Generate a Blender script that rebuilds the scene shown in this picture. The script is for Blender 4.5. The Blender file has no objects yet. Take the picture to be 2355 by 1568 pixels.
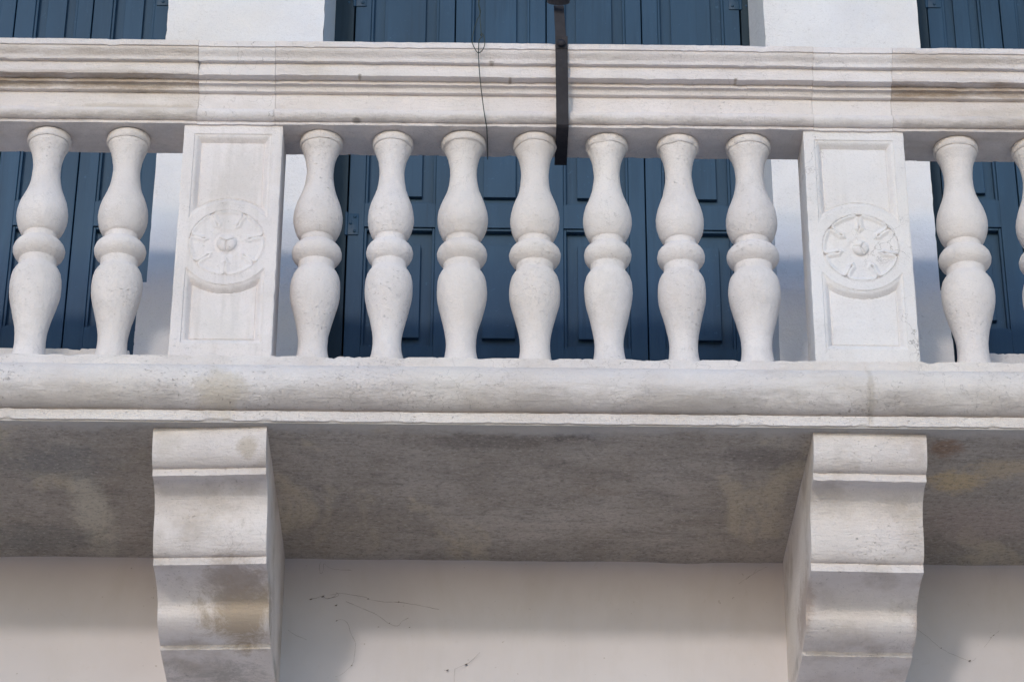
import bpy, bmesh, math, random
import numpy as np
from mathutils import Vector, Matrix, noise
random.seed(7)
sc = bpy.context.scene
C = sc.collection
R = math.radians

# ------------------------------------------------------------------ camera
CAM_D, CAM_Z = 6.6, 1.6
PITCH, YAW, ROLL, FPX = R(29.0), .0105, .0045, 6400.0      # focal length in pixels of a 2355 px wide picture
fw = Vector((math.sin(YAW)*math.cos(PITCH), math.cos(YAW)*math.cos(PITCH), math.sin(PITCH)))
rt = Vector((math.cos(YAW), -math.sin(YAW), 0)); up = rt.cross(fw)
cr = rt*math.cos(ROLL) + up*math.sin(ROLL); cu = up*math.cos(ROLL) - rt*math.sin(ROLL)
CAM = Vector((0, -CAM_D, CAM_Z))
cd = bpy.data.cameras.new('camera'); co = bpy.data.objects.new('camera', cd); C.objects.link(co)
m = Matrix((cr, cu, -fw)).transposed().to_4x4(); m.translation = CAM; co.matrix_world = m
cd.sensor_width = 36; cd.lens = FPX/2355*36; cd.clip_end = 2000; cd.clip_start = .05
sc.camera = co

# ------------------------------------------------------------------ light
SUN_EL, SUN_AZ = R(15.0), R(14.5)          # low, in front of the facade and a little to the left
w = bpy.data.worlds.new('World'); sc.world = w; w.use_nodes = True
nt = w.node_tree; bg = nt.nodes['Background']
sk = nt.nodes.new('ShaderNodeTexSky'); sk.sky_type = 'NISHITA'; sk.sun_disc = False
sk.sun_elevation = SUN_EL; sk.sun_rotation = R(180) + SUN_AZ
sk.air_density = 1.0; sk.dust_density = 0.45; sk.ozone_density = 3.0
nt.links.new(sk.outputs[0], bg.inputs[0]); bg.inputs[1].default_value = 0.15
sl = bpy.data.lights.new('sun', 'SUN'); sl.energy = 0.59; sl.angle = R(3.6); sl.color = (1.0, .92, .84)
so = bpy.data.objects.new('sun', sl); C.objects.link(so)
sdir = Vector((math.sin(SUN_AZ)*math.cos(SUN_EL), math.cos(SUN_AZ)*math.cos(SUN_EL), -math.sin(SUN_EL)))
so.rotation_euler = sdir.to_track_quat('-Z', 'Y').to_euler()
sc.view_settings.view_transform = 'Standard'; sc.view_settings.look = 'None'
sc.view_settings.exposure = 0.70; sc.view_settings.gamma = 1.0
sc.cycles.use_denoising = True
sc.cycles.max_bounces = 8; sc.cycles.diffuse_bounces = 5

# ------------------------------------------------------------------ helpers
def ray(px, py): return fw + cr*((px-1177.5)/FPX) + cu*((784-py)/FPX)
def atY(px, py, Y):
    d = ray(px, py); return CAM + d*((Y+CAM_D)/d.y)
def atZ(px, py, Z):
    d = ray(px, py); return CAM + d*((Z-CAM_Z)/d.z)
def zr(py, Y, px=1177.0): return atY(px, py, Y).z
def xr(px, py, Y): return atY(px, py, Y).x
def fbm(v, o=3): return noise.fractal(v, .6, 2.1, o)
def tag(o, label=None, cat=None, group=None, kind=None):
    if label: o['label'] = label
    if cat: o['category'] = cat
    if group: o['group'] = group
    if kind: o['kind'] = kind
    return o
def empty(name, loc, label, cat, group=None):
    o = bpy.data.objects.new(name, None); C.objects.link(o); o.location = loc; o.empty_display_size = .1
    return tag(o, label, cat, group)
def mesh_obj(name, verts, faces, mat, parent=None, smooth=None, label=None):
    me = bpy.data.meshes.new(name); me.from_pydata([tuple(v) for v in verts], [], faces)
    bm = bmesh.new(); bm.from_mesh(me); bmesh.ops.recalc_face_normals(bm, faces=bm.faces); bm.to_mesh(me); bm.free()
    me.materials.append(mat)
    if smooth is not None:
        me.polygons.foreach_set('use_smooth', [True]*len(me.polygons)); me.set_sharp_from_angle(angle=R(smooth))
    o = bpy.data.objects.new(name, me); C.objects.link(o)
    if parent is not None:
        o.parent = parent; o.matrix_parent_inverse = Matrix.Translation(parent.location if parent.type == 'EMPTY' else (0, 0, 0)).inverted()
    if label: o['label'] = label
    return o
class MB:
    def __init__(s): s.v = []; s.f = []
    def add(s, v, f):
        n = len(s.v); s.v += [Vector(a) for a in v]; s.f += [tuple(n+i for i in q) for q in f]
    def box(s, x0, x1, y0, y1, z0, z1, b=0.0):
        bm = bmesh.new(); bmesh.ops.create_cube(bm, size=1)
        for q in bm.verts: q.co = Vector(((x0+x1)/2+q.co.x*(x1-x0), (y0+y1)/2+q.co.y*(y1-y0), (z0+z1)/2+q.co.z*(z1-z0)))
        if b: bmesh.ops.bevel(bm, geom=bm.edges[:], offset=b, segments=2, profile=.5, affect='EDGES')
        bm.verts.index_update(); s.add([q.co.copy() for q in bm.verts], [tuple(q.index for q in f.verts) for f in bm.faces]); bm.free()
    def tube(s, pts, r, n=6):
        pts = [Vector(p) for p in pts]; rings = []; N = len(pts)
        rr = r if isinstance(r, (list, tuple)) else [r]*N
        for i, p in enumerate(pts):
            t = (pts[min(i+1, N-1)]-pts[max(i-1, 0)]).normalized()
            a = t.cross(Vector((0, 1, .013))).normalized(); b = t.cross(a)
            rings.append([p+(a*math.cos(k*2*math.pi/n)+b*math.sin(k*2*math.pi/n))*rr[i] for k in range(n)])
        f = [(i*n+k, i*n+(k+1) % n, (i+1)*n+(k+1) % n, (i+1)*n+k) for i in range(N-1) for k in range(n)]
        f += [tuple(range(n))[::-1], tuple((N-1)*n+k for k in range(n))]
        s.add([v for q in rings for v in q], f)
    def dome(s, c, r, h, n=12, m=4):          # a rivet head whose crown points to -Y
        v = []; f = []
        for i in range(m):
            a = i/m*math.pi/2
            for k in range(n): v.append((c[0]+r*math.cos(a)*math.cos(k*2*math.pi/n), c[1]-h*math.sin(a), c[2]+r*math.cos(a)*math.sin(k*2*math.pi/n)))
        v.append((c[0], c[1]-h, c[2]))
        f = [(i*n+k, i*n+(k+1) % n, (i+1)*n+(k+1) % n, (i+1)*n+k) for i in range(m-1) for k in range(n)]
        f += [((m-1)*n+k, (m-1)*n+(k+1) % n, m*n) for k in range(n)]
        s.add(v, f)
    def obj(s, name, mat, parent=None, smooth=None, label=None):
        return mesh_obj(name, s.v, s.f, mat, parent, smooth, label)
def arc(p0, p1, bulge, n=10, ex=1.0):
    """points from p0 to p1 (Y,Z); bulge>0 swells towards the corner (p0.y?,...) : quarter-ellipse through corner"""
    out = []
    for i in range(n+1):
        t = i/n*math.pi/2
        if bulge == 'out':      # starts vertical, ends horizontal  (ovolo seen from the front, going down and back)
            out.append((p1[0]+(p0[0]-p1[0])*math.cos(t), p0[1]+(p1[1]-p0[1])*math.sin(t)))
        else:                   # starts horizontal, ends vertical  (cavetto)
            out.append((p0[0]+(p1[0]-p0[0])*math.sin(t), p1[1]+(p0[1]-p1[1])*math.cos(t)))
    return out
def densify(prof, step):
    out = []
    n = len(prof)
    for i in range(n):
        a = prof[i]; b = prof[(i+1) % n]; L = math.hypot(a[0]-b[0], a[1]-b[1]); k = max(1, int(L/step))
        if L > .12: k = min(k, 6)
        for j in range(k): out.append((a[0]+(b[0]-a[0])*j/k, a[1]+(b[1]-a[1])*j/k))
    return out
def sweep(name, prof, x0, x1, mat, parent, step=.005, seed=0, amp=.0012, chip=.002, label=None, skew=0, smooth=38, endface=True, edge_w=None):
    """closed (Y,Z) profile pushed along X, surface worn by noise"""
    pr = densify(prof, .007); n = len(pr)
    # chip weight: stronger at sharp corners
    cw = []
    for i in range(n):
        a = Vector(pr[i-1]); b = Vector(pr[i]); c = Vector(pr[(i+1) % n])
        u = (b-a); v = (c-b)
        ang = abs(u.angle(v)) if u.length > 1e-6 and v.length > 1e-6 else 0
        cw.append(min(1, ang/1.2))
    cen = Vector((sum(p[0] for p in pr)/n, sum(p[1] for p in pr)/n))
    xs = []; x = x0
    while x < x1-1e-6:
        xs.append(x); s_ = step if -1.75 < x < 1.75 else .08
        x = min(x+s_, x1) if x+s_ < x1-1e-4 else x1
    xs.append(x1)
    V = []
    for x in xs:
        for i, (y, z) in enumerate(pr):
            p = Vector((x*9+seed*7.3, y*20, z*20))
            q = Vector((x*45+seed*3.1, y*70, z*70))
            d1 = noise.noise(p)*amp + noise.noise(q)*amp*.45
            yy = y + d1; zz = z + noise.noise(p+Vector((31, 7, 5)))*amp*.8
            if cw[i] > .2 and chip:
                g = max(0, noise.noise(Vector((x*26+seed, y*9, z*9+4)))-.12)*1.6 + max(0, noise.noise(Vector((x*80, seed, z*30)))-.3)
                t = (cen-Vector((y, z))).normalized()
                yy += t.x*g*chip*cw[i]*2; zz += t.y*g*chip*cw[i]*2
            V.append((x, yy - skew*(x-(x0+x1)/2), zz))
    F = [(i*n+k, i*n+(k+1) % n, (i+1)*n+(k+1) % n, (i+1)*n+k) for i in range(len(xs)-1) for k in range(n)]
    if endface: F += [tuple(range(n))[::-1], tuple((len(xs)-1)*n+k for k in range(n))]
    return mesh_obj(name, V, F, mat, parent, smooth, label)

# ------------------------------------------------------------------ materials
def newmat(name):
    mt = bpy.data.materials.new(name); mt.use_nodes = True; t = mt.node_tree
    b = t.nodes['Principled BSDF']; return mt, t, b
def N(t, kind, **kw):
    n = t.nodes.new(kind)
    for k, v in kw.items(): setattr(n, k, v)
    return n
def pos(t, scale=(1, 1, 1), loc=(0, 0, 0)):
    g = N(t, 'ShaderNodeNewGeometry'); mp = N(t, 'ShaderNodeMapping'); mp.inputs['Scale'].default_value = scale; mp.inputs['Location'].default_value = loc
    t.links.new(g.outputs['Position'], mp.inputs['Vector']); return mp.outputs[0]
def nz(t, vec, scale, detail=4, rough=.55, dist=0):
    n = N(t, 'ShaderNodeTexNoise'); n.inputs['Scale'].default_value = scale; n.inputs['Detail'].default_value = detail
    n.inputs['Roughness'].default_value = rough; n.inputs['Distortion'].default_value = dist
    t.links.new(vec, n.inputs['Vector']); return n.outputs['Fac']
def ramp(t, fac, a, b, va=0., vb=1.):
    n = N(t, 'ShaderNodeMapRange'); n.inputs['From Min'].default_value = a; n.inputs['From Max'].default_value = b
    n.inputs['To Min'].default_value = va; n.inputs['To Max'].default_value = vb; n.clamp = True
    t.links.new(fac, n.inputs['Value']); return n.outputs[0]
def mul(t, a, b, op='MULTIPLY'):
    n = N(t, 'ShaderNodeMath', operation=op)
    for i, q in enumerate((a, b)):
        if isinstance(q, (int, float)): n.inputs[i].default_value = q
        else: t.links.new(q, n.inputs[i])
    return n.outputs[0]
def mix(t, fac, a, b):
    n = N(t, 'ShaderNodeMix', data_type='RGBA')
    if isinstance(fac, (int, float)): n.inputs[0].default_value = fac
    else: t.links.new(fac, n.inputs[0])
    for i, q in ((6, a), (7, b)):
        if isinstance(q, tuple): n.inputs[i].default_value = (*q, 1)
        else: t.links.new(q, n.inputs[i])
    return n.outputs[2]
def bump(t, b, hs):
    prev = None
    for h, s, d in hs:
        n = N(t, 'ShaderNodeBump'); n.inputs['Strength'].default_value = s; n.inputs['Distance'].default_value = d
        t.links.new(h, n.inputs['Height'])
        if prev: t.links.new(prev, n.inputs['Normal'])
        prev = n.outputs[0]
    t.links.new(prev, b.inputs['Normal'])

# ------------------------------------------------------------------ key levels (metres)
YW = .727                                   # face of the building
YD = 1.00                                   # face of the shutters
Z_SOF = zr(972.3, -.125)                    # underside of the balcony
Z_RAIL = zr(292, -.080)                     # underside of the handrail
Z_PL = zr(823.4, -.115)                     # top of the edge course
Z_FLOOR = Z_PL - .05
XL, XR = -3.6, 3.6

def spots(t, p, base, lst):
    for (c, r, colr, amt) in lst:
        a = N(t, 'ShaderNodeVectorMath', operation='SUBTRACT'); t.links.new(p, a.inputs[0]); a.inputs[1].default_value = c
        d = N(t, 'ShaderNodeVectorMath', operation='DIVIDE'); t.links.new(a.outputs[0], d.inputs[0]); d.inputs[1].default_value = r
        l = N(t, 'ShaderNodeVectorMath', operation='LENGTH'); t.links.new(d.outputs[0], l.inputs[0])
        n1 = ramp(t, nz(t, pos(t, (1, 1, 1), (c[0]*3, 1, 2)), 11, 10, .85, .5), .28, .72, -.75, .75)
        base = mix(t, ramp(t, mul(t, l.outputs['Value'], n1, 'ADD'), .55, 1.15, amt, 0), base, colr)
    return base
def stone(name, light, dark, stain=(.42, .34, .25), stain_amt=.25, pit=.5, tool=1.0, grain=1.0, crack=.3, vert=0.0, stain_lo=.55, warm=(.78, .70, .60), stain_scale=(2.2, 6, 9), bands=(), sp=()):
    mt, t, b = newmat(name)
    p = pos(t)
    base = mix(t, ramp(t, nz(t, p, 5, 5), .35, .68), light, dark)
    base = mix(t, ramp(t, nz(t, pos(t, (1, 1, 1), (9, 3, 1)), 1.7, 3), .45, .75, 0, .5), base, warm)
    if vert:
        base = mix(t, ramp(t, nz(t, pos(t, (1, 1, .09)), 34, 4), .5, .72, 0, vert), base, (.50, .45, .41))
    st = nz(t, pos(t, stain_scale), 1.3, 6, .65)
    base = mix(t, ramp(t, st, stain_lo, stain_lo+.16, 0, stain_amt), base, stain)
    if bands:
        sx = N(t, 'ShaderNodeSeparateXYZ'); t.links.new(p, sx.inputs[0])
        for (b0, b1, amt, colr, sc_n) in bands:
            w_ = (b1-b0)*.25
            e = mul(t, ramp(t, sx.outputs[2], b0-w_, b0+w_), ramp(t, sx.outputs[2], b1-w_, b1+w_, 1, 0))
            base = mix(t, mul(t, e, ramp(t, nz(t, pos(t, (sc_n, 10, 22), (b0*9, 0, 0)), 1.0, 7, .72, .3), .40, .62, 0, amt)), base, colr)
    base = spots(t, p, base, sp)
    # small pits and scratches that collect dirt
    pn = nz(t, pos(t, (1, 1, 1.8)), 105, 4, .7, .9); pits = ramp(t, pn, .60, .70)
    area = ramp(t, nz(t, pos(t, (1, 1, 1), (3, 8, 2)), 4.5, 3), .42, .62)
    pitm = mul(t, pits, mul(t, area, pit))
    base = mix(t, pitm, base, (.30, .26, .24))
    # fine grey freckle
    fr = ramp(t, nz(t, p, 260, 2), .56, .74, 0, .22)
    base = mix(t, fr, base, (.40, .36, .34))
    # hairline cracks
    v = N(t, 'ShaderNodeTexVoronoi', feature='DISTANCE_TO_EDGE'); v.inputs['Scale'].default_value = 9
    vm = N(t, 'ShaderNodeVectorMath', operation='ADD'); nn = N(t, 'ShaderNodeTexNoise'); nn.inputs['Scale'].default_value = 14; nn.inputs['Detail'].default_value = 5
    t.links.new(p, nn.inputs['Vector']); sc_ = N(t, 'ShaderNodeVectorMath', operation='SCALE'); sc_.inputs['Scale'].default_value = .22
    t.links.new(nn.outputs['Color'], sc_.inputs[0]); t.links.new(p, vm.inputs[0]); t.links.new(sc_.outputs[0], vm.inputs[1]); t.links.new(vm.outputs[0], v.inputs['Vector'])
    ck = mul(t, ramp(t, v.outputs['Distance'], .0, .012, 1, 0), ramp(t, nz(t, p, 3.1, 2), .5, .6))
    base = mix(t, mul(t, ck, crack), base, (.28, .24, .22))
    if name == 'baluster_stone':                    # each turned piece has its own tone of stone
        oi = N(t, 'ShaderNodeObjectInfo')
        base = mix(t, ramp(t, oi.outputs['Random'], 0, 1, 0, .30), base, (.70, .62, .57))
        base = mix(t, ramp(t, nz(t, pos(t, (1, 1, .5)), 8, 8, .8, .6), .55, .68, 0, .38), base, (.55, .50, .47))
    t.links.new(base, b.inputs['Base Color'])
    b.inputs['Roughness'].default_value = .85; b.inputs['Specular IOR Level'].default_value = .25
    hs = [(nz(t, p, 24, 4), .6, .005*grain), (nz(t, p, 150, 4, .7), .8, .0022*grain), (nz(t, pos(t, (1, 1, 1.5)), 62, 4, .65, .6), .6, .0030*grain), (pn, .3, .002)]
    if tool: hs.append((nz(t, pos(t, (20, 110, 125)), 1.0, 5, .68, .5), .75*min(tool, 1.3), .0050*tool))
    hs.append((pitm, .9, -.002)); hs.append((ck, .5*crack, -.002))
    bump(t, b, hs)
    return mt
ST = dict(light=(.81, .74, .72), dark=(.71, .645, .625))
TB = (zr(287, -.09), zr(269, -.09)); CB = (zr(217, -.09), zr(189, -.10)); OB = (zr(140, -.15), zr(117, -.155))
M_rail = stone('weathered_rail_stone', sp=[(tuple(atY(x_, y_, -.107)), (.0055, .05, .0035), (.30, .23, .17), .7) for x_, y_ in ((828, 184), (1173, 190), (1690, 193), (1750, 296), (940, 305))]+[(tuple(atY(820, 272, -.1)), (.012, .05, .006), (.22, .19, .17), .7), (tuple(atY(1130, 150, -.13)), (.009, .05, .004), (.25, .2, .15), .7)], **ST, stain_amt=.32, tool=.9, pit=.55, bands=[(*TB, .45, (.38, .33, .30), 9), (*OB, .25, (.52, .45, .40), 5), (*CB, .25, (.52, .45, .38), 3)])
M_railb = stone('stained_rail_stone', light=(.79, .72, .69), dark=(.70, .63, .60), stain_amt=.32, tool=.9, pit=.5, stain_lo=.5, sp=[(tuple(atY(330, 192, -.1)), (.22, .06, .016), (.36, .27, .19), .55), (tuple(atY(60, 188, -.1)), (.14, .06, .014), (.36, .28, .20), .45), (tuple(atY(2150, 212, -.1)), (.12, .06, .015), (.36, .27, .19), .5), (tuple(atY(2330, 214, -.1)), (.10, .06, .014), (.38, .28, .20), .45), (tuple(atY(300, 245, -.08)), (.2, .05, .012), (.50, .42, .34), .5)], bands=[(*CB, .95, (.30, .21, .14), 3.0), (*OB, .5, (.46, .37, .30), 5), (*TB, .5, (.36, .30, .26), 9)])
M_railc = stone('cap_block_stone', light=(.80, .74, .725), dark=(.72, .665, .65), stain_amt=.2, tool=.35, pit=.6, crack=.8, bands=[(*TB, .25, (.42, .37, .34), 9), (*CB, .35, (.46, .38, .31), 3.5)])
M_balu = stone('baluster_stone', light=(.81, .75, .73), dark=(.71, .65, .625), stain_amt=.38, tool=0, pit=.8, grain=1.15, crack=.35, stain_scale=(5, 5, 5), stain=(.52, .46, .41), stain_lo=.56)
M_pier = stone('pier_stone', sp=[(tuple(atY(560, 400, -.06)), (.05, .2, .11), (.60, .54, .50), .5), (tuple(atY(500, 460, -.06)), (.03, .2, .08), (.62, .56, .52), .4), (tuple(atY(520, 745, -.06)), (.09, .2, .06), (.64, .60, .57), .4)], light=(.81, .745, .725), dark=(.73, .67, .65), stain_amt=.15, tool=.3, pit=.5, grain=.9, crack=.25, vert=.35)
M_pier2 = stone('veined_pier_stone', light=(.80, .76, .75), dark=(.74, .70, .69), stain_amt=.12, tool=.2, pit=.8, grain=1.0, crack=.9, vert=.12)
M_course = stone('course_stone', light=(.79, .735, .715), dark=(.68, .615, .585), stain_amt=.34, sp=[(tuple(atY(510, 900, -.17)), (.07, .2, .06), (.60, .52, .42), .6), (tuple(atY(2003, 900, -.17)), (.012, .2, .09), (.52, .46, .40), .6), (tuple(atY(1640, 930, -.15)), (.2, .2, .03), (.50, .45, .41), .4), (tuple(atY(150, 915, -.16)), (.25, .2, .03), (.56, .50, .46), .4), (tuple(atY(645, 843, -.12)), (.006, .1, .004), (.12, .08, .06), .9)], tool=.95, pit=1.0, grain=1.2, crack=.5, stain=(.50, .42, .34), bands=[(Z_SOF+.035, Z_SOF+.085, .55, (.40, .355, .33), 7)])
M_corb = stone('corbel_stone', sp=[(tuple(atY(560, 1400, .25)), (.115, .2, .085), (.42, .33, .245), .9), (tuple(atY(540, 1335, .2)), (.095, .12, .06), (.42, .35, .31), .8), (tuple(atY(568, 1038, -.06)), (.028, .1, .03), (.52, .44, .36), .7),
    (tuple(atY(520, 1540, .55)), (.2, .14, .03), (.38, .35, .32), .75), (tuple(atY(1960, 1540, .55)), (.2, .14, .03), (.40, .35, .31), .75), (tuple(atY(2120, 1430, .3)), (.03, .2, .09), (.44, .34, .29), .7), (tuple(atY(1845, 1390, .25)), (.03, .2, .10), (.46, .36, .31), .7),
    (tuple(atY(2110, 1040, -.06)), (.035, .1, .05), (.54, .45, .40), .5), (tuple(atY(380, 1020, -.06)), (.03, .1, .05), (.58, .52, .47), .4), (tuple(atY(430, 1290, .1)), (.2, .1, .008), (.50, .44, .38), .3)],
    light=(.80, .735, .71), dark=(.68, .61, .585), stain_amt=.5, tool=.9, pit=.8, grain=1.0, crack=.4, stain=(.42, .35, .29), stain_lo=.5, stain_scale=(4, 4, 4))
M_wallst = stone('facade_stone', light=(.79, .77, .78), dark=(.73, .71, .72), stain_amt=.08, tool=0, pit=.5, grain=1.0, crack=.2)

def soffit_mat():
    mt, t, b = newmat('grimy_soffit_stone'); p = pos(t)
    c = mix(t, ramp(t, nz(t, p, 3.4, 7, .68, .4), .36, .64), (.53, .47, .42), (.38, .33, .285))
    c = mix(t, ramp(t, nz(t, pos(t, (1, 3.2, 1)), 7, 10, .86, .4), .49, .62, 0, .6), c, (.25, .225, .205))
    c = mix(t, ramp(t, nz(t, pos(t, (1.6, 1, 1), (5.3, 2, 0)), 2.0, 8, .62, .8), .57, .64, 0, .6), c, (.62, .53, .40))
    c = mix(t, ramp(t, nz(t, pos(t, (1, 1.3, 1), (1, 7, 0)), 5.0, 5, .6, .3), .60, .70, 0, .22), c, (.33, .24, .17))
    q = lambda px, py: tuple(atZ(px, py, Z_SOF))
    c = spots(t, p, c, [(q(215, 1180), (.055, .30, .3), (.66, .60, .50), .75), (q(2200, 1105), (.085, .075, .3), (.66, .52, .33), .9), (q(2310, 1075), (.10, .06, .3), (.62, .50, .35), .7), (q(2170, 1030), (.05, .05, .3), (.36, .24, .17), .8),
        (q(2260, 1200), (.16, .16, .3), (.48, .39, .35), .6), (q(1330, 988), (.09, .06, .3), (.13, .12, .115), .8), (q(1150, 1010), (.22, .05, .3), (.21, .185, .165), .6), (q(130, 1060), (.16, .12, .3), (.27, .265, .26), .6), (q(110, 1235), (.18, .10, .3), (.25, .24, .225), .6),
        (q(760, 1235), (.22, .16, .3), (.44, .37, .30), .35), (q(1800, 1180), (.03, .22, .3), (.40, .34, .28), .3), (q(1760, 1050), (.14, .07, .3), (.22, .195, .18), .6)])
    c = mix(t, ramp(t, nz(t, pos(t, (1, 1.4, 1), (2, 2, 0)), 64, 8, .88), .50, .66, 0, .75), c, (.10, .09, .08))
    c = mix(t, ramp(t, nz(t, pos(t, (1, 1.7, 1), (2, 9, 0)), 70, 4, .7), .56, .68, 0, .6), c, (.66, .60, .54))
    # pale drip line along the street edge
    g = N(t, 'ShaderNodeSeparateXYZ'); t.links.new(p, g.inputs[0])
    ed = mul(t, g.outputs[1], mul(t, nz(t, pos(t, (1, 1, 1), (0, 4, 0)), 9, 6, .75), .16), 'SUBTRACT')
    c = mix(t, ramp(t, ed, -.175, -.135, .85, 0), c, (.52, .485, .46))
    t.links.new(c, b.inputs['Base Color']); b.inputs['Roughness'].default_value = .95; b.inputs['Specular IOR Level'].default_value = .1
    bump(t, b, [(nz(t, p, 16, 7, .7), .9, .012), (nz(t, p, 90, 5, .7), .8, .004)])
    return mt
M_soff = soffit_mat()
def plaster():
    mt, t, b = newmat('smooth_plaster'); p = pos(t)
    c = mix(t, ramp(t, nz(t, p, 1.4, 5, .6), .38, .62), (.665, .628, .64), (.59, .552, .562))
    c = mix(t, ramp(t, nz(t, pos(t, (1, 1, .35)), 7, 6, .7, .4), .5, .7, 0, .35), c, (.56, .52, .50))
    c = mix(t, ramp(t, nz(t, pos(t, (1, 1, 1), (4, 4, 4)), 22, 6, .75, .8), .62, .70, 0, .3), c, (.50, .45, .42))
    c = mix(t, ramp(t, nz(t, p, 60, 2, .5), .74, .78, 0, .5), c, (.25, .2, .17))
    t.links.new(c, b.inputs['Base Color']); b.inputs['Roughness'].default_value = .9; b.inputs['Specular IOR Level'].default_value = .15
    bump(t, b, [(nz(t, p, 5, 4), .4, .006), (nz(t, p, 300, 2), .3, .0006)])
    return mt
M_plas = plaster()
def paint(name, a, b_, rough=.55, streak=.25):
    mt, t, b = newmat(name); p = pos(t)
    c = mix(t, ramp(t, nz(t, pos(t, (1, 1, .25)), 5, 4), .35, .68), a, b_)
    c = mix(t, ramp(t, nz(t, pos(t, (9, 9, .7)), 1.6, 7, .75), .50, .75, 0, .30), c, tuple(min(1, q*1.5+.008) for q in a))
    c = mix(t, ramp(t, nz(t, pos(t, (40, 40, 2)), 1.0, 4, .7), .56, .70, 0, .35), c, tuple(q*.6 for q in b_))
    c = mix(t, ramp(t, nz(t, pos(t, (1, 1, 1)), 46, 4, .7), .64, .72, 0, streak), c, tuple(min(1, q*2.1+.02) for q in a))
    t.links.new(c, b.inputs['Base Color']); b.inputs['Roughness'].default_value = rough; b.inputs['Specular IOR Level'].default_value = .3
    bump(t, b, [(nz(t, pos(t, (160, 160, 5)), 1, 4), .35, .0012), (nz(t, p, 20, 3), .25, .002)])
    return mt
M_blue = paint('blue_shutter_paint', (.025, .067, .122), (.018, .049, .088), .5, .4)
M_frame = paint('weathered_frame_paint', (.022, .042, .062), (.014, .028, .038), .7, .12)
M_back = paint('gap_shade_black', (.006, .008, .010), (.004, .005, .006), .9, 0)  # near-black colour stands in for the shade behind the shutter gaps
def iron():
    mt, t, b = newmat('wrought_iron'); p = pos(t)
    c = mix(t, ramp(t, nz(t, p, 25, 5, .7), .4, .7), (.022, .020, .025), (.036, .033, .040))
    c = mix(t, ramp(t, nz(t, p, 90, 4, .7), .66, .74, 0, .7), c, (.18, .145, .13))
    t.links.new(c, b.inputs['Base Color']); b.inputs['Roughness'].default_value = .62; b.inputs['Metallic'].default_value = 0; b.inputs['Specular IOR Level'].default_value = .25
    bump(t, b, [(nz(t, p, 60, 4), .5, .0015)]); return mt
M_iron = iron()
def flat(name, c, rough=.6):
    mt, t, b = newmat(name); p = pos(t)
    t.links.new(mix(t, nz(t, p, 80, 3), c, tuple(q*.6 for q in c)), b.inputs['Base Color']); b.inputs['Roughness'].default_value = rough; return mt
M_wire = flat('green_wire', (.014, .032, .027), .5)
M_web = flat('dusty_cobweb', (.17, .13, .11), .95)
M_pave = stone('paving_stone', light=(.62, .55, .47), dark=(.52, .46, .40), stain_amt=.3, tool=0, stain=(.2, .18, .16))

# ground (structure)
g = mesh_obj('pavement', [(-200, -200, 0), (200, -200, 0), (200, 200, 0), (-200, 200, 0)], [(0, 1, 2, 3)], M_pave); tag(g, kind='structure')

# ------------------------------------------------------------------ facade
PX = [(xr(384, 50, YW), xr(745, 53, YW)), (xr(1758, 53, YW), xr(2112, 50, YW))]      # the two piers of wall between the windows
fac = empty('building_facade', (0, YW, 0), 'pale plastered palace front carrying the balcony, with stone wall strips between blue shuttered windows', 'building')
mb = MB()
nx, nzv = 60, 40
# lower wall: gently uneven plaster
V = []; F = []
for j in range(nzv+1):
    for i in range(nx+1):
        x = -7+14*i/nx; z = Z_SOF*j/nzv
        V.append((x, YW + noise.noise(Vector((x*.9, 3, z*1.1)))*.004, z))
F = [(j*(nx+1)+i, j*(nx+1)+i+1, (j+1)*(nx+1)+i+1, (j+1)*(nx+1)+i) for j in range(nzv) for i in range(nx)]
n0 = len(V); V += [(-7, 1.4, 0), (7, 1.4, 0), (7, 1.4, Z_SOF), (-7, 1.4, Z_SOF)]
F += [(n0, n0+1, n0+2, n0+3), (0, n0, n0+3, nzv*(nx+1)), (nx, n0+1, n0+2, nzv*(nx+1)+nx)]
mesh_obj('lower_wall', V, F, M_plas, fac, 30, 'smooth grey white plaster wall under the balcony')
ZT, ZH = 9.2, 7.75
def ragged_strip(name, x0, x1, z0, z1, y0, y1, mat, seed, label=None):
    """upright stone strip whose arrises are slightly worn"""
    V = []; nzs = 150; prof = []
    fx = [x0+(x1-x0)*k/24 for k in range(25)]
    for j in range(nzs+1):
        z = z0+(z1-z0)*j/nzs
        row = [(x0, y1), (x0, y0)]+[(x, y0) for x in fx[1:-1]]+[(x1, y0), (x1, y1)]
        for k, (x, y) in enumerate(row):
            e = noise.noise(Vector((seed+k*.0, z*14, x*5)))*.0016
            c = max(0, noise.noise(Vector((seed+9, z*45, x)))-.15)*.006
            if x == x0: e += c
            if x == x1: e -= c
            V.append((x+(e if x in (x0, x1) else 0), y+(noise.noise(Vector((x*3, z*3, seed)))*.003 if y == y0 else 0), z))
    n = len(row)
    F = [(j*n+k, j*n+k+1, (j+1)*n+k+1, (j+1)*n+k) for j in range(nzs) for k in range(n-1)]
    F += [tuple(range(n)), tuple(nzs*n+k for k in range(n)), ]
    F += [(j*n+n-1, j*n, (j+1)*n, (j+1)*n+n-1) for j in range(nzs)]
    return mesh_obj(name, V, F, mat, fac, 35, label)
ZB = [zr(653, YW, 335), zr(672, YW, 2157)]
for i, (a, b) in enumerate(PX):
    ragged_strip('wall_strip', a, b, ZB[i], ZT, YW, 1.4, M_wallst, i*5, ['white stone wall strip behind the left rosette pier', 'white stone wall strip behind the right rosette pier'][i])
    e0, e1 = (.022, .004) if i == 0 else (.003, .024)
    ragged_strip('wall_base_block', a-e0, b+e1, Z_FLOOR-.06, ZB[i], YW-.012, 1.4, M_wallst, 20+i*5)
WIN = [(-2.30, PX[0][0]), (PX[0][1], PX[1][0]), (PX[1][1], 2.62)]
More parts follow.
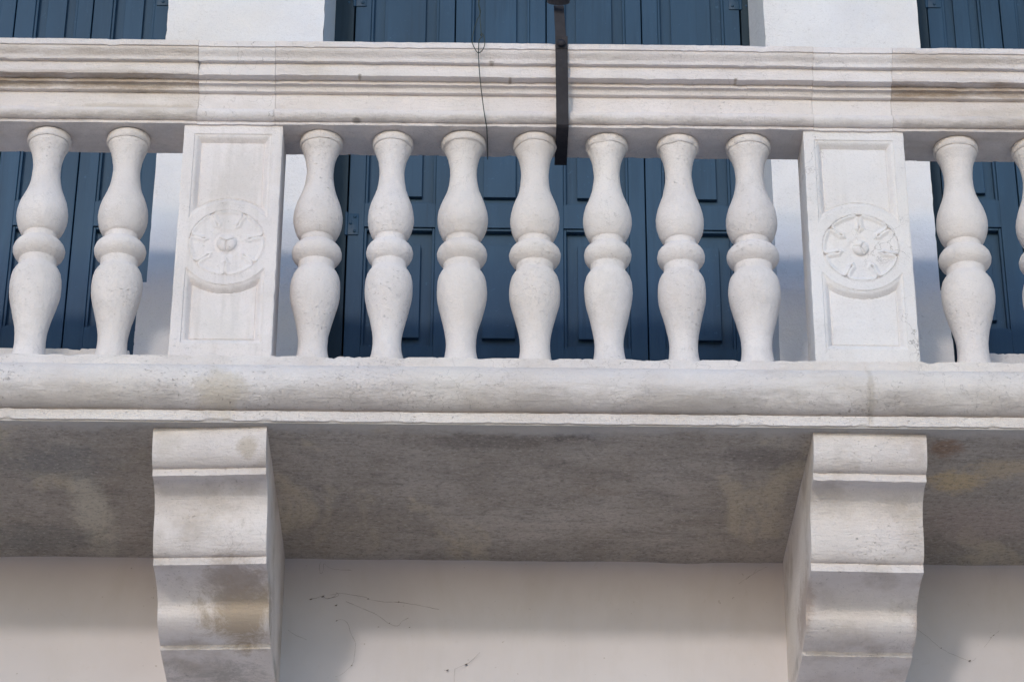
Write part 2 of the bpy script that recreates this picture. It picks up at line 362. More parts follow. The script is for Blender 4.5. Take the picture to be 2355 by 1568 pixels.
for (a, b) in WIN:
    mb = MB(); mb.box(a+.001, b-.001, YW+.003, 1.4, ZH, ZT-.003); mb.obj('lintel', M_wallst, fac)
for (a, b) in ((-7, WIN[0][0]), (WIN[2][1], 7)):
    mb = MB(); mb.box(a, b, YW, 1.4, Z_SOF+.002, ZT); mb.obj('side_wall', M_wallst, fac)
# door steps of the outer windows (seen just above the edge course)
for px, a, b in ((150, WIN[0][0], PX[0][0]-.024), (2310, PX[1][1]+.026, WIN[2][1])):
    row = 801 if px < 1000 else 813
    zt = zr(row, .64, px)
    sweep('door_step', [(.64, Z_FLOOR-.02), (.64, zt), (YD+.02, zt), (YD+.02, Z_FLOOR-.02)], a, b, M_wallst, fac, seed=px, amp=.0015, chip=.004)
mb = MB(); mb.box(-7, 7, 1.4+.002, 1.6, 0, ZT); mb.obj('inner_wall', M_back, fac)

# ------------------------------------------------------------------ shuttered windows
def leaf(par, x0, x1, z0, z1, z_rail, stile, field, label, hinge=None, gr=None):
    """one shutter leaf: frame with two sunk panels. z_rail=(lower panel bottom, lower panel top, upper panel bottom, upper panel top)"""
    fm = MB(); sl_, sr_ = stile; pb, pt, qb, qt = z_rail
    T = .045
    fm.box(x0, x0+sl_, YD, YD+T, z0, z1, .002); fm.box(x1-sr_, x1, YD, YD+T, z0, z1, .002)
    for a, b in ((z0, pb), (pt, qb), (qt, z1)):
        fm.box(x0+sl_, x1-sr_, YD+.0004, YD+T-.001, a, b)
    l = fm.obj('leaf', M_blue, par, None, label)
    for a, b, fb, ft in ((pb, pt, .030, .050), (qb, qt, .026, .05)):
        pm = MB(); u0, u1 = x0+sl_, x1-sr_
        pm.box(u0, u1, YD+.028, YD+.034, a, b)
        wv = .009                                    # moulding round the sunk panel
        for (c0, c1, d0, d1) in ((u0, u0+wv, a, b), (u1-wv, u1, a, b), (u0+wv, u1-wv, a, a+wv), (u0+wv, u1-wv, b-wv, b)):
            pm.box(c0, c1, YD+.007, YD+.0285, d0, d1, .002)
        if field:
            pm.box(u0+wv+field, u1-wv-field, YD+.012, YD+.0285, a+wv+fb, b-wv-ft, .0012)
        pm.obj('panel', M_blue, l)
    return l
def hinge(par, x, zc, side, wid=.036, h=.078, frame_plate=True):
    mb = MB()
    y = YD
    x1 = x+side*wid
    mb.box(min(x, x1), max(x, x1), y-.004, y+.001, zc-h/2, zc+h/2, .001)
    mb.tube([(x-side*.003, y-.005, zc-h/2-.004), (x-side*.003, y-.005, zc+h/2+.003)], .0055, 10)
    for dx, dz in ((.024, .028), (.011, .003), (.024, -.026)):
        mb.dome((x+side*dx, y-.004, zc+dz), .0055, .0045)
    for dz in (.014, -.012): mb.dome((x+side*.013, y-.004, zc+dz), .002, .001)
    if frame_plate:
        x2 = x-side*.034
        mb.box(min(x2, x-side*.008), max(x2, x-side*.008), y-.0035, y+.001, zc-h/2, zc+h/2, .001)
        mb.dome((x-side*.022, y-.0035, zc-.026), .0055, .0045); mb.dome((x-side*.022, y-.0035, zc+.024), .0055, .0045)
    mb.obj('hinge', M_frame if 0 else M_blue, par, 40)
ZL0 = Z_FLOOR - .03
zrail_c = (zr(799, YD, 1177), zr(524, YD, 1177), zr(471, YD, 1177), 7.45)
wc = empty('shuttered_window', ((PX[0][1]+PX[1][0])/2, YD, Z_FLOOR), 'wide dark blue four leaf panelled shutters behind the seven middle balusters, iron strap in front', 'window')
xs = [xr(816.5, 50, YD), xr(1047.5, 50, YD), xr(1256, 50, YD), xr(1475, 50, YD), xr(1704, 90, YD)]
fl, fr_ = xr(771, 53, YD), xr(1738, 53, YD)
mb = MB()
def frame_stile(a, b):
    mb.box(a, b, YD-.006, 1.3, ZL0, ZH-.002, .002)
frame_stile(PX[0][1]-.03, xs[0]-.003); frame_stile(xs[4]+.003, PX[1][0]+.03)
# centre window: splayed stone reveals on both sides of the opening
mb.box(xs[0]-.003, xs[4]+.003, YD-.006, 1.25, 7.60, ZH-.002)
mb.obj('frame', M_frame, wc, None, 'weathered blue black door frame with wood grain')
for a, b in ((PX[0][1], fl), (fl*0+PX[1][0], fr_)):
    s = 1 if b > a else -1
    rv = MB()
    q = [(a, YW+.004), (b, YD-.008), (a-s*.02, YD-.008)]
    rv.add([(x, y, z) for z in (Z_FLOOR-.04, ZH-.004) for x, y in q], [(0, 1, 4, 3), (1, 2, 5, 4), (2, 0, 3, 5), (0, 1, 2), (3, 4, 5)])
    rv.obj('reveal', M_wallst, fac)
for i in range(4):
    l = leaf(wc, xs[i]+.002, xs[i+1]-.002, ZL0, 7.58, zrail_c, (.052, .052), .036, None)
    if i == 0:
        hinge(l, xs[0], zr(517, YD, 816), 1); hinge(l, xs[0], zr(-6, YD, 816), 1)
    if i == 3:
        hinge(l, xs[4], zr(527, YD, 1704), -1); hinge(l, xs[4], zr(2, YD, 1704), -1)
mb = MB(); mb.box(xs[0]-.002, xs[4]+.002, YD+.05, YD+.06, ZL0, 7.6); mb.obj('backing', M_back, wc)

def side_window(label, splits, edge_x, far_x, s, rows, hx):
    wd = empty('shuttered_window', ((edge_x+far_x)/2, YD, Z_FLOOR), label, 'window')
    zl = (zr(rows[0], YD, hx), zr(rows[1], YD, hx), zr(rows[2], YD, hx), 7.45)
    first = None
    for (a, b) in splits:
        l = leaf(wd, a+.002, b-.002, ZL0, 7.58, zl, (.062, .05) if s > 0 else (.05, .062), .03, None)
        if first is None: first = l
    m2 = MB()
    lo = min(a for a, b in splits); hi = max(b for a, b in splits)
    m2.box(min(lo, hi)-.06, lo-.002, YD-.006, 1.3, ZL0, 7.7, .002); m2.box(hi+.002, hi+.06, YD-.006, 1.3, ZL0, 7.7, .002)
    m2.box(lo-.002, hi+.002, YD-.006, 1.25, 7.60, 7.7)
    m2.obj('frame', M_frame, wd)
    m2 = MB(); m2.box(lo, hi, YD+.05, YD+.06, ZL0, 7.6); m2.obj('backing', M_back, wd)
    return wd, first
lw = xr(212, 50, YD); wl = lw-xr(34, 50, YD)
wdl, f0 = side_window('blue panelled shutters at the left edge of the view, behind the leftmost pair of balusters',
    [(lw, lw+wl), (lw-wl, lw), (lw-2*wl, lw-wl), (lw-3*wl, lw-2*wl)], lw+wl, lw-3*wl, 1, (752, 519, 463), 200)
hinge(f0, lw+wl-.002, zr(-8, YD, 370), -1, frame_plate=False, wid=.044)
rw = xr(2303, 60, YD); wr = .245
wdr, f1 = side_window('blue panelled shutters at the right edge of the view, behind the rightmost balusters',
    [(rw-wr, rw), (rw, rw+wr), (rw+wr, rw+2*wr), (rw+2*wr, rw+3*wr)], rw-wr, rw+3*wr, -1, (757, 522, 461), 2290)
hinge(f1, rw-wr+.002, zr(-3, YD, 2120), 1, frame_plate=False, wid=.044)

# ------------------------------------------------------------------ balcony
bal = empty('stone_balcony', (0, YW, Z_SOF), 'projecting stone balcony slab with rounded edge course, dirty grey underside and scrolled brackets', 'balcony')
# edge course: fillet, big rounded moulding, lower fillet
zt = lambda r, y: zr(r, y)
prof = [(-.078, Z_SOF), (-.125, Z_SOF), (-.125, zr(951.5, -.125)+.002), (-.108, zr(951.5, -.125)+.006)]
za, zb = zr(951.5, -.125)+.008, zr(851, -.118)
# half-round: from bottom (-.112,za) out to -.185 and back to (-.118,zb)
hm = (za+zb)/2
for i in range(1, 24):
    t = -math.pi/2+math.pi*i/24
    prof.append((-.116-.062*math.cos(t)**.9, hm+(zb-za)/2*math.sin(t)*1.0))
prof += [(-.116, zb), (-.108, zb+.004), (-.115, zb+.006), (-.115, Z_PL), (.10, Z_PL), (.10, Z_SOF+.01), (-.078, Z_SOF+.01)]
jx = xr(2000, 900, -.17)
sweep('edge_course', prof, XL, jx-.0002, M_course, bal, seed=1, amp=.0016, chip=.0032, label='long rounded edge moulding of the slab')
sweep('edge_course', [(a+.0015, b+.0015) for a, b in prof], jx+.0002, XR, M_course, bal, seed=2, amp=.0016, chip=.0032)
# slab with a lumpy underside
V = []; nx, ny = 420, 60
for j in range(ny+1):
    for i in range(nx+1):
        x = XL+(XR-XL)*i/nx; y = -.119+(YW+.05+.119)*j/ny
        e = math.exp(-((YW-y)/.02)**2)
        V.append((x, y + (noise.noise(Vector((x*9, 2, 5)))*.002 if j == 0 else 0), Z_SOF - .002 + fbm(Vector((x*4, y*6, 1)))*.0022 + noise.noise(Vector((x*30, y*50, 8)))*.001 - .0015 - e*(.004+.006*max(0, noise.noise(Vector((x*6, 1, 1)))))))
F = [(j*(nx+1)+i, j*(nx+1)+i+1, (j+1)*(nx+1)+i+1, (j+1)*(nx+1)+i) for j in range(ny) for i in range(nx)]
n0 = len(V); V += [(XL, -.07, Z_FLOOR), (XR, -.07, Z_FLOOR), (XR, YW+.05, Z_FLOOR), (XL, YW+.05, Z_FLOOR)]
A, B, D, E = 0, nx, ny*(nx+1)+nx, ny*(nx+1)
F += [(n0, n0+1, n0+2, n0+3), (A, B, n0+1, n0), (B, D, n0+2, n0+1), (D, E, n0+3, n0+2), (E, A, n0, n0+3)]
mesh_obj('slab', V, F, M_soff, bal, 40, 'slab with grimy mottled grey brown underside')

mb = MB(); mb.box(XL, XR, .10, YW+.04, Z_FLOOR+.003, Z_FLOOR+.012); mb.obj('floor_bounce_layer', M_wallst, bal)  # pale layer on the unseen floor, added to bounce light onto the wall strips
# corbels
def corbel(px, rows, xa, xb, skew, seed, label):
    z = lambda r, y: atY(px, r, y).z
    R0, R1, R2, R3, R4, R5, R6 = rows
    P = [(YW+.02, Z_SOF+.001), (-.088, Z_SOF+.001), (-.092, z(R0, -.09)-.004)]
    P += arc((-.092, z(R0, -.09)-.02), (-.047, z(R1, -.047)), 'out', 10)
    P += [(-.045, z(R1, -.045)-.001), (-.045, z(R2, -.045))]
    zt_, zb_ = z(R2, -.045), z(R3, .100)
    mid = (.058, zt_+(zb_-zt_)*.46)
    P += [(-.028, zt_+.002)]; P += arc((-.026, zt_+.002), mid, 'in', 12)[1:]
    P += arc(mid, (.100, zb_), 'out', 12)[1:]
    P += [(.100, zb_-.002), (.100, z(R4, .100))]
    zt_, zb_ = z(R4, .100), z(R5, .375)
    mid = (.262, zt_+(zb_-zt_)*.55)
    P += arc((.104, zt_+.001), mid, 'in', 14)[1:]
    P += arc(mid, (.365, zb_), 'out', 14)[1:]
    P += [(.367, zb_-.001), (.373, zb_-.002), (.378, z(R6, .378)), (.40, z(R6, .378)-.003), (YW+.02, z(R6, .378)-.022)]
    pr = P
    # rotate about the wall end by shearing
    return sweep('corbel', pr, xa, xb, M_corb, bal, step=.006, seed=seed, amp=.0011, chip=.0014, label=label, skew=skew, smooth=32)
XC = [(xr(351, 1000, -.09), xr(614, 990, -.09)), (xr(1870, 1000, -.09), xr(2131, 1010, -.09))]
k1 = 953; s1 = .392
corbel(482, (981, 953+312*s1, 953+355*s1, 953+836*s1, 953+878*s1, 953+1347*s1, 953+1377*s1), *XC[0], .055, 11, 'scrolled stone bracket on the left, brown stain on its lowest curve')
corbel(2000, (994, 953+343*s1, 953+388*s1, 953+875*s1, 953+922*s1, 953+1392*s1, 953+1420*s1), *XC[1], -.02, 23, 'scrolled stone bracket on the right, chipped at its second ledge')

# ------------------------------------------------------------------ balustrade
bs = empty('balustrade', (0, 0, Z_PL), 'white stone balustrade on the balcony edge, bulbous balusters and rosette piers under a moulded handrail', 'balustrade')
def rail_profile(dy=0, dz=0):
    P = []
    r = lambda row, y: (y, zr(row, y))
    P += [(.075, Z_RAIL), (-.080, Z_RAIL), r(286.6, -.080), (-.077, zr(286, -.077))]
    # torus between rows 262 and 286
    z0, z1 = zr(285.6, -.078), zr(260, -.078)
    for i in range(0, 13):
        t = -math.pi/2*.95+math.pi*.90*i/12
        P.append((-.080-.020*math.cos(t), (z0+z1)/2+(z1-z0)/2*math.sin(t)))
    P += [(-.0775, z1+.003), r(224, -.0775), (-.0775, zr(222.6, -.0775)), (-.090, zr(222.6, -.0775)+.0005)]
    P += [r(216, -.0905)]
    a = r(214.5, -.091); b = r(199, -.103)
    P += arc(b, a, 'in', 8)[::-1][:]
    P += [r(197.7, -.107), r(193, -.107), (-.104, zr(191, -.104)), (-.130, zr(190.5, -.104)+.0008)]
    P += [r(177.7, -.131), r(152.5, -.131), (-.131, zr(152, -.131)), (-.144, zr(152, -.131)+.0006), r(145.7, -.1445)]
    # cyma: concave below, convex above
    a = r(143, -.145); mid = r(128, -.152); b = r(116, -.160)
    P += arc(mid, a, 'in', 6)[::-1][:-1] if False else []
    z_a, z_b = a[1], b[1]
    for i in range(0, 13):
        u = i/12
        P.append((-.146 - .015*(u-math.sin(2*math.pi*u)/(2*math.pi)), z_a+(z_b-z_a)*u))
    P += [(-.1612, z_b+.0008), (-.166, z_b+.0016), r(100.3, -.166), (-.160, zr(100, -.166)+.004), (.13, zr(100, -.166)+.008), (.13, Z_RAIL+.10), (.075, Z_RAIL+.05)]
    return [(y+dy, z+dz) for y, z in P]
def rail_profile_fix(P): return P
jr = [xr(455, 200, -.12), xr(632, 200, -.12), xr(1870, 205, -.12), xr(2052, 205, -.12)]
segs = [(XL, jr[0], M_railb, 0, .0006, 3), (jr[0], jr[1], M_railc, .0008, -.0008, 3), (jr[1], jr[2], M_rail, 0, 0, 3), (jr[2], jr[3], M_railc, .0008, -.0014, 3), (jr[3], XR, M_railb, 0, -.0008, 3)]
lab = ['handrail length on the left, brown stained in its hollow', 'handrail block above the left pier', 'long handrail length between the piers', 'handrail block above the right pier', 'handrail length on the right, brown stained in its hollow']
for k, (a, b, mt, dy, dz, sd) in enumerate(segs):
    sweep('handrail', rail_profile(dy, dz), a+.0004, b-.0004, mt, bs, seed=sd, amp=.0009, chip=.0018, label=lab[k], smooth=42)

# baluster: (row at the axis plane, radius)
BP = [(329, .0560), (330.2, .0585), (334, .0598), (341, .0598), (343.5, .0588), (345.2, .0570), (345.8, .0540), (348, .0535), (353, .0515), (360, .0470), (368, .0432), (378, .0400), (392, .0375), (405, .0366), (418, .0376), (430, .0395), (443, .0428), (455, .0478), (468, .0545), (480, .0600), (492, .0640), (504, .0662), (515, .0664), (525, .0645), (535, .0608), (544, .0558), (550, .0515), (553.5, .0472), (554.5, .0448), (556, .0440), (566, .0438), (567.5, .0452), (570, .0520), (574, .0585), (580, .0640), (588, .0668), (596, .0655), (603, .0610), (608, .0555), (611, .0510), (612.5, .0488), (614, .0484), (628, .0490), (630, .0505), (634, .0560), (642, .0615), (652, .0648), (664, .0664), (675, .0668), (687, .0660), (699, .0638), (711, .0604), (724, .0560), (738, .0512), (752, .0467), (766, .0427), (780, .0400), (795, .0390), (808, .0394), (820, .0410), (835, .0450), (850, .0490), (868, .0500), (875.5, .0500)]
def baluster_mesh(seed, scale, flare, neckf, chipcap):
    me_v = []; n = 72
    zs = [zr(r, 0) for r, _ in BP]; rs = [q for _, q in BP]
    rnd = random.Random(int(seed*100)); j1, j2, j3, j4 = (rnd.uniform(-.025, .025) for _ in range(4)); dz = rnd.uniform(-.004, .004)
    def vary(i, r):
        if 0 < i < len(zs)-1:
            row = BP[i][0]
            if row < 346: return r*(1+j1)
            if 346 < row < 430: return r*(1+j2)
            if 430 <= row < 567: return r*(1+j3*math.sin(math.pi*(row-430)/137))
            if row < 628: return r*(1+j4*math.sin(math.pi*(row-567)/61))
            return r*(1+j2*.6*math.sin(math.pi*min(1, (row-628)/150)))
        return r
    rs = [vary(i, r) for i, r in enumerate(rs)]
    zs = [z+(dz if 470 < BP[i][0] < 720 else 0) for i, z in enumerate(zs)]
    ring = []
    # dense rows by linear interpolation (curved parts are already closely spaced)
    for i in range(len(zs)-1):
        k = max(1, int(abs(zs[i]-zs[i+1])/.006))
        for j in range(k):
            u = j/k; rr = rs[i]+(rs[i+1]-rs[i])*u; ring.append((zs[i]+(zs[i+1]-zs[i])*u, rr))
    ring.append((zs[-1], rs[-1]))
    # smooth once so interpolated rows follow the curve
    V = []
    zc = ring[0][0]; L = ring[0][0]-ring[-1][0]
    for (z, r) in ring:
        t = (zc-z)/L
        f = scale
        if t > .86: f *= 1+flare*(t-.86)/.14
        if .08 < t < .22: f *= neckf
        for k in range(n):
            a = 2*math.pi*k/n
            d = Vector((math.cos(a), math.sin(a), 0))
            p = d*r*f
            q = Vector((p.x*11+seed*5, p.y*11, z*11))
            e = noise.noise(q)*.0013 + noise.noise(q*3.3)*.0006 + noise.noise(q*9.3)*.0003 + fbm(q*.45)*.0010
            if t < .055 and chipcap:
                g = max(0, noise.noise(Vector((p.x*24+seed, p.y*24, z*10)))-.05)
                e -= g*.010*chipcap*min(1, max(0, (t-.015)/.012)); 
            p = d*(r*f+e)
            V.append((p.x, p.y, z-Z_PL))
    m_ = len(ring)
    F = [(i*n+k, i*n+(k+1) % n, (i+1)*n+(k+1) % n, (i+1)*n+k) for i in range(m_-1) for k in range(n)]
    F += [tuple(range(n)), tuple((m_-1)*n+k for k in range(n))]
    return V, F
BX = [(90, 573, 1.055, .0, 1, .3), (276, 580, 1.05, .0, 1, .6), (728, 588, 1.03, .0, 1.0, .4), (896, 590, .985, .13, .97, .8), (1063, 594, 1.045, .0, 1.0, .9), (1230, 594, 1.045, .0, 1.0, .7),
      (1398, 594, 1.005, .05, 1.0, 1.6), (1566, 597, 1.0, .0, 1.02, 1.2), (1732, 600, 1.075, .0, 1.0, 1.8), (2220, 605, 1.09, .0, 1.0, .5), (2405, 608, 1.08, 0, 1, .4)]
offs = [-96, -282]
bl = ['leftmost baluster, cut close to the left edge of the view', 'baluster just left of the left rosette pier', 'first baluster right of the left rosette pier', 'slim baluster with a flared foot, second right of the left pier', 'third baluster right of the left pier, green wire ending beside its cap', 'middle baluster, left of the iron strap', 'baluster just right of the iron strap', 'sixth baluster between the piers, chipped cap', 'fat baluster just left of the right rosette pier', 'baluster just right of the right rosette pier', 'rightmost baluster, only its left edge in view']
for i, (px, py, scl, fl_, nk, cc) in enumerate(BX):
    x = xr(px, py, 0)
    V, F = baluster_mesh(i*3.7+1, scl, fl_, nk, cc)
    th = random.uniform(-.6, .6)
    V = [(x+v[0], v[1], v[2]+Z_PL) for v in V]
    mesh_obj('baluster', V, F, M_balu, bs, 34, bl[i])
for x in (-1.458, -1.682, 1.765, 1.988):
    V, F = baluster_mesh(x*3, 1.05, 0, 1, .5)
    mesh_obj('baluster', [(x+v[0], v[1], v[2]+Z_PL) for v in V], F, M_balu, bs, 34)

# piers with sunk panel and rosette
def sstep(a, b, x):
    t = min(1, max(0, (x-a)/(b-a))); return t*t*(3-2*t)
def pier(xa, xb, cx, cz, phase, seed, mat, label, rlabel, budrot, DP, BR):
    YP = -.072; Wd = xb-xa; z0, z1 = Z_PL-.002, Z_RAIL+.002
    px0, px1 = xa+.0295, xb-.0295; pz0, pz1 = Z_PL+.062, Z_RAIL-.0235-.004
    RD = Wd/2*.955; RI = RD/1.235
    st = .0026; nxp = int(Wd/st); nzp = int((z1-z0)/st)
    V = []
    def dep(x, z):
        e = min(x-px0, px1-x, z-pz0, pz1-z)
        r = math.hypot(x-cx, z-cz)
        d = min(e, r-RD)
        h = 0
        if d > 0:
            h = .0034*sstep(0, .0022, d)
            u = (d-.003)/.0165
            if u > 0: h += .0165*(1-math.cos(min(1, u)*math.pi/2)) if u < 1 else .0165
            if u > 1: h -= .0030*sstep(1, 1.15, u)
        if r < RI*.96: h = max(h, .014)
        return h
    for j in range(nzp+1):
        z = z0+(z1-z0)*j/nzp
        for i in range(nxp+1):
            x = xa+Wd*i/nxp
            n1 = noise.noise(Vector((x*12+seed, z*12, 3)))*.0009+noise.noise(Vector((x*60+seed, z*60, 3)))*.0003
            edge = .0015*(1 if i in (0, nxp) else 0)
            wob = noise.noise(Vector((seed, z*30, i)))*.0012 if i in (0, nxp) else 0
            V.append((x+wob, YP+dep(x, z)+n1+edge, z))
    w_ = nxp+1
    F = [(j*w_+i, j*w_+i+1, (j+1)*w_+i+1, (j+1)*w_+i) for j in range(nzp) for i in range(nxp)]
    # sides and back
    n0 = len(V); YB = .075
    for j in range(nzp+1):
        z = z0+(z1-z0)*j/nzp; V += [(xa, YB, z), (xb, YB, z)]
    for j in range(nzp):
        F.append((j*w_, (j+1)*w_, n0+2*(j+1), n0+2*j)); F.append((j*w_+nxp, (j+1)*w_+nxp, n0+2*(j+1)+1, n0+2*j+1)); F.append((n0+2*j, n0+2*j+1, n0+2*(j+1)+1, n0+2*(j+1)))
    F += [tuple(range(w_))+(n0+1, n0), tuple(nzp*w_+i for i in range(w_))+(n0+2*nzp+1, n0+2*nzp)]
    po = mesh_obj('pier', V, F, mat, bs, 34, label)
    # rosette
    nr, na = 84, 420; V = []
    def h(r, a):
        rel = (a-phase) % (2*math.pi/7)
        rel = min(rel, 2*math.pi/7-rel)                 # angle to the nearest gap between petals
        half = math.pi/7
        v = rel/half
        Rp = .978 - .085*(1-min(1, v*3.0))**2 - .012*v
        de = Rp-r
        s = r*math.sin(rel)
        if r > .58: wdt = .003+.020*math.exp(-((r-.61)/.04)**2)+.030*sstep(.82, .97, r)
        else: wdt = .022-.9*(.58-r)
        ds = s-wdt
        d = min(de, ds) if r > .40 else de
        if d < 0: y = DP*(.0050*sstep(0, .02, -d)+.001)
        else:
            y = DP*(.0012*(1-sstep(0, .02, d)) + .0042*sstep(.03, .13, d))
        y *= 1-sstep(.985, 1.0, r)
        y += .0020*math.exp(-((r-BR*1.25)/.06)**2)
        # bud
        if r < BR*1.1:
            q = r/BR
            if q < 1:
                y = .0042 - .0125*math.sqrt(max(0, 1-q*q))
                for k in range(3):
                    aa = budrot+k*2*math.pi/3
                    dd = abs(math.sin(a-aa)*r) if math.cos(a-aa) > 0 else 9
                    y += .0034*math.exp(-(dd/.022)**2)
        return y
    for i in range(nr+1):
        r = i/nr
        for k in range(na):
            a = 2*math.pi*k/na
            rr = r*RI*1.0
            x, z = cx+rr*math.cos(a), cz+rr*math.sin(a)
            y = h(r, a)+noise.noise(Vector((x*60+seed, z*60, 1)))*.0003 if r > .001 else h(.001, 0)
            V.append((x, YP+y-.0006, z))
    F = [(i*na+k, i*na+(k+1) % na, (i+1)*na+(k+1) % na, (i+1)*na+k) for i in range(nr) for k in range(na)]
    mesh_obj('rosette', V, F, mat, po, 50, rlabel)
pa = (xr(405, 559, -.072), xr(637, 559, -.072)); pb = (xr(1862, 571, -.072), xr(2097, 571, -.072))
cA = atY(521, 558, -.072); cB = atY(1979.5, 569.5, -.072)
pier(*pa, cA.x, cA.z, R(270), 2, M_pier, 'left panelled pier, warm grey streaks, rosette with one gap pointing down', 'shallow worn seven petal rosette', R(270), .7, .26)
pier(*pb, cB.x, cB.z, R(90), 8, M_pier2, 'right panelled pier, fine veins, rosette with one gap pointing up', 'crisper seven petal rosette with tilted bud', R(50), 1.35, .21)

# ------------------------------------------------------------------ iron flagpole holder
ih = empty('flagpole_holder', tuple(atY(1290, 200, -.17)), 'dark wrought iron flagpole holder strapped over the handrail between two middle balusters', 'flagpole holder')
def strap(pts, wd, th, xcs):
    """flat bar following (y,z) points"""
    V = []; n = len(pts)
    for i, (y, z) in enumerate(pts):
        a = Vector(pts[max(i-1, 0)]); b = Vector(pts[min(i+1, n-1)]); t = (b-a).normalized(); nn = Vector((t.y, -t.x))
        x = xcs[i]; ww = wd[i] if isinstance(wd, list) else wd
        ww *= 1+noise.noise(Vector((i*.7, 2, 3)))*.02
        for sx, sn in ((-1, 0), (1, 0), (1, 1), (-1, 1)):
            V.append((x+sx*ww/2, y+nn.x*th*sn, z+nn.y*th*sn))
    F = [(i*4+k, i*4+(k+1) % 4, (i+1)*4+(k+1) % 4, (i+1)*4+k) for i in range(n-1) for k in range(4)]+[(0, 1, 2, 3), (4*n-4, 4*n-3, 4*n-2, 4*n-1)]
    return V, F
zA = zr(84, -.176); yb_, zb_ = -.104, Z_RAIL-.008
pts = []; xc = []
for i in range(26):
    u = i/25; y = -.176+(yb_+.176)*u; z = zA+(zb_-zA)*u; pts.append((y, z)); xc.append(0)
for i in range(1, 5): pts.append((yb_+.004*i/4*2, zb_-.003*i/4)); 
for i in range(1, 12): pts.append((yb_+.008+(.088-yb_-.008)*i/11, zb_-.003))
for y, z in pts: pass
def xline(y, z):    # keep the bar plumb
    u = (zA-z)/(zA-zb_); return xr(1291, 90, -.176)+(xr(1293.5, 290, -.104)-xr(1291, 90, -.176))*min(1, u)
V, F = strap(pts, .0345, .007, [xline(*p) for p in pts])
mesh_obj('strap', V, F, M_iron, ih, 30)
pu = []; zu0 = zr(112, -.17); zu1 = zr(14, -.185)
for i in range(14):
    u = i/13; pu.append((-.168-.016*u, zu0+(zu1-zu0)*u))
xs_ = [xr(1291, 95, -.17)+(xr(1285, 14, -.185)-xr(1291, 95, -.17))*i/13 for i in range(14)]
V, F = strap(pu, [.031-.003*i/13 for i in range(14)], -.006, xs_)
mesh_obj('shank', V, F, M_iron, ih, 30)
mb = MB(); c = atY(1290.5, 97, -.186); mb.dome((c.x, -.1835, c.z), .0115, .006, 20, 5); mb.obj('rivet', M_iron, ih, 50)
# ring leaning out over the street
rc = atY(1284.5, -4, -.205); ax = Vector((0, -math.sin(R(52)), math.cos(R(52)))); e1 = Vector((1, 0, 0)); e2 = ax.cross(e1)
V = []; n = 56
for k in range(n):
    a = 2*math.pi*k/n; d = e1*math.cos(a)+e2*math.sin(a)
    for rr, hh in ((.0325, -.012), (.0325, .012), (.0272, .012), (.0272, -.012)): V.append(rc+d*rr+ax*hh)
F = [(k*4+q, k*4+(q+1) % 4, ((k+1) % n)*4+(q+1) % 4, ((k+1) % n)*4+q) for k in range(n) for q in range(4)]
mesh_obj('ring', V, F, M_iron, ih, 35)

# ------------------------------------------------------------------ green wire
def P6(x, y): return (1029.5+x*.2432, y*.2432)
def smoothline(pts, k=6):
    out = []
    for i in range(len(pts)-1):
        p0 = pts[max(i-1, 0)]; p1 = pts[i]; p2 = pts[i+1]; p3 = pts[min(i+2, len(pts)-1)]
        for j in range(k):
            t = j/k
            out.append(.5*((2*p1)+(p2-p0)*t+(2*p0-5*p1+4*p2-p3)*t*t+(3*p1-p0-3*p2+p3)*t**3))
    out.append(pts[-1]); return out
mb = MB()
def wire(l, r=.0013):
    mb.tube(smoothline([atY(*P6(x, y), Y) for x, y, Y in l]), r, 8)
wire([(286, -160, -.20), (290, -60, -.20), (290, 0, -.195), (300, 60, -.197), (310, 120, -.190), (285, 180, -.19), (262, 240, -.188), (240, 330, -.186), (233, 395, -.184), (250, 450, -.182), (290, 503, -.180), (335, 468, -.18), (352, 405, -.184), (342, 345, -.186), (322, 318, -.188), (312, 335, -.184), (328, 345, -.18)])
wire([(300, -160, -.197), (300, 0, -.197), (292, 50, -.193), (304, 110, -.197), (307, 200, -.192), (314, 270, -.19), (318, 325, -.188), (326, 350, -.186), (312, 362, -.184), (298, 385, -.181), (293, 440, -.180), (291, 505, -.176), (297, 620, -.172), (308, 760, -.160), (324, 900, -.145), (342, 1040, -.122), (356, 1130, -.108), (366, 1185, -.096), (370, 1215, -.083)])
mb.tube([atZ(*P6(x, y), Z_RAIL-.004) for x, y in ((370, 1215), (374, 1300), (378, 1400), (379, 1507))], .0013, 8)
wv = mb.obj('wire', M_wire, None, 60); tag(wv, 'thin green twisted wire with a loop, hanging over the handrail left of the iron strap', 'wire')

# ------------------------------------------------------------------ cobwebs under the balcony
def web(lines, r, label, specks=()):
    mb = MB()
    for ox, sx, l in lines:
        pts = []
        for x, y in l:
            pts.append(atY(ox+x*sx, 953+y*.392, YW-.006-random.random()*.006))
        sm = smoothline(pts, 5)
        sm = [p+Vector((noise.noise(p*60), 0, noise.noise(p*60+Vector((5, 5, 5)))))*.0016 for p in sm]
        rr = [r*.62*(.4+1.5*abs(noise.noise(p*40))) for p in sm]; mb.tube(sm, rr, 5)
    for ox, sx, x, y, q in specks:
        p = atY(ox+x*sx, 953+y*.392, YW-.006); s_ = q
        mb.tube([p+Vector((-s_, 0, -s_*.3)), p, p+Vector((s_*.8, -.001, s_*.5))], [s_*.1, s_*.5, s_*.1], 6)
    o = mb.obj('cobweb', M_web, None, 60); tag(o, label, 'cobweb', 'dusty cobwebs on the wall under the balcony')
A1, A2, A3 = (0, .392), (762.6, .392), (1525, .3919)
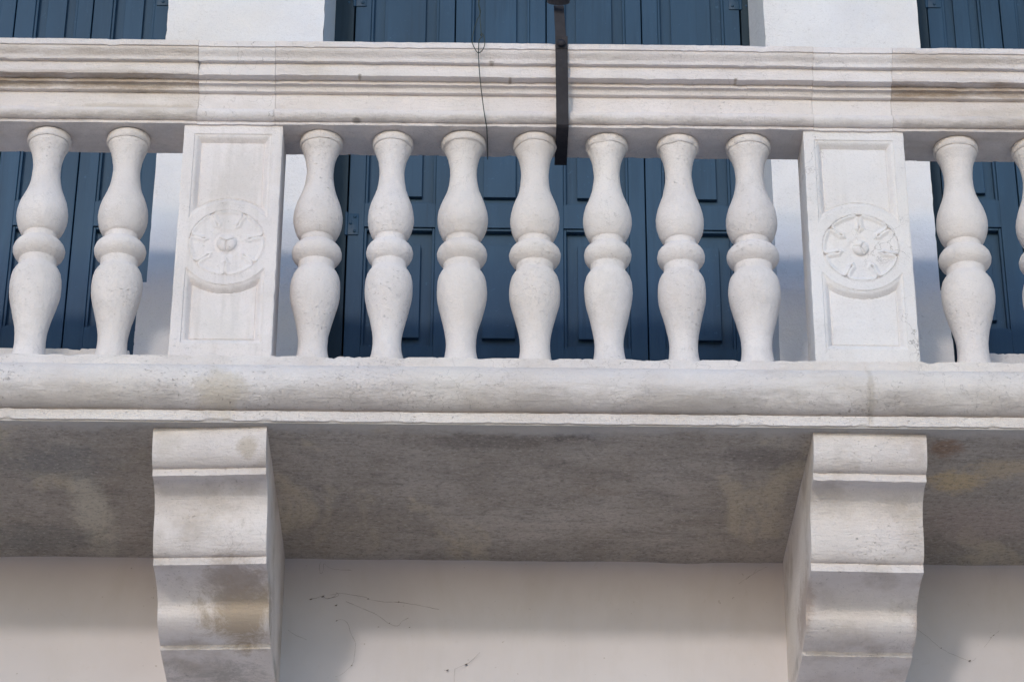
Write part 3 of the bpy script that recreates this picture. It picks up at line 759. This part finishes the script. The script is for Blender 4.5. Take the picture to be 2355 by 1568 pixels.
web([(*A1, [(1815, 1080), (1850, 1078), (1890, 1065), (1922, 1078), (1960, 1065), (1978, 1042)]), (*A2, [(-10, 1058), (60, 1048), (200, 1070), (215, 1080), (310, 1098), (400, 1100), (520, 1120), (630, 1142)]), (*A1, [(1920, 1078), (1985, 1062), (1970, 1040)])], .0007, 'long dusty cobweb strand running level right of the left bracket', [(*A2, 215, 1080, .003), (*A2, 393, 1098, .003), (*A1, 1895, 1066, .005), (*A1, 1825, 1082, .004), (*A1, 1972, 1118, .004)])
web([(*A2, [(85, 1095), (180, 1135), (260, 1170), (340, 1225), (390, 1238), (412, 1212), (450, 1190)])], .0007, 'cobweb strand sloping down to the right under the long level one', [(*A2, 340, 1222, .002), (*A2, 458, 1247, .0025)])
web([(*A2, [(25, 1210), (55, 1200), (90, 1220), (115, 1285), (140, 1345), (132, 1420), (120, 1465), (60, 1520), (20, 1535)]), (*A1, [(1690, 1262), (1740, 1295), (1800, 1318)])], .0005, 'faint cobweb thread crossing the shadow edge right of the left bracket', [(*A2, 30, 1208, .003), (*A2, 118, 1470, .003)])
web([(*A2, [(660, 1498), (690, 1497)]), (*A2, [(720, 1492), (770, 1470), (805, 1455), (872, 1392)]), (*A2, [(722, 1492), (716, 1600)])], .0006, 'short cobweb wisp low on the wall in the middle of the bay', [(*A2, 680, 1498, .004), (*A2, 790, 1464, .005)])
web([(*A1, [(1882, 862), (1872, 890), (1878, 925), (1890, 928), (1899, 900), (1901, 872), (1925, 890), (1960, 905), (2062, 912)])], .0005, 'looped cobweb hanging from the slab right of the left bracket')
web([(*A3, [(1490, 1255), (1560, 1310), (1630, 1368), (1700, 1405), (1800, 1443), (1835, 1428)])], .0006, 'cobweb strand sagging from the right bracket towards the picture corner', [(*A3, 1800, 1443, .004), (*A3, 1632, 1368, .0025)])
web([(*A3, [(1885, 1362), (1910, 1330), (1940, 1292), (1972, 1268)])], .0006, 'short cobweb wisp above the end of the sagging strand at the right', [(*A3, 1940, 1293, .003)])
web([(*A3, [(445, 990), (520, 940), (560, 915), (612, 892)]), (*A3, [(490, 965), (530, 930), (548, 905)])], .0004, 'thin cobweb left of the right bracket near the slab')
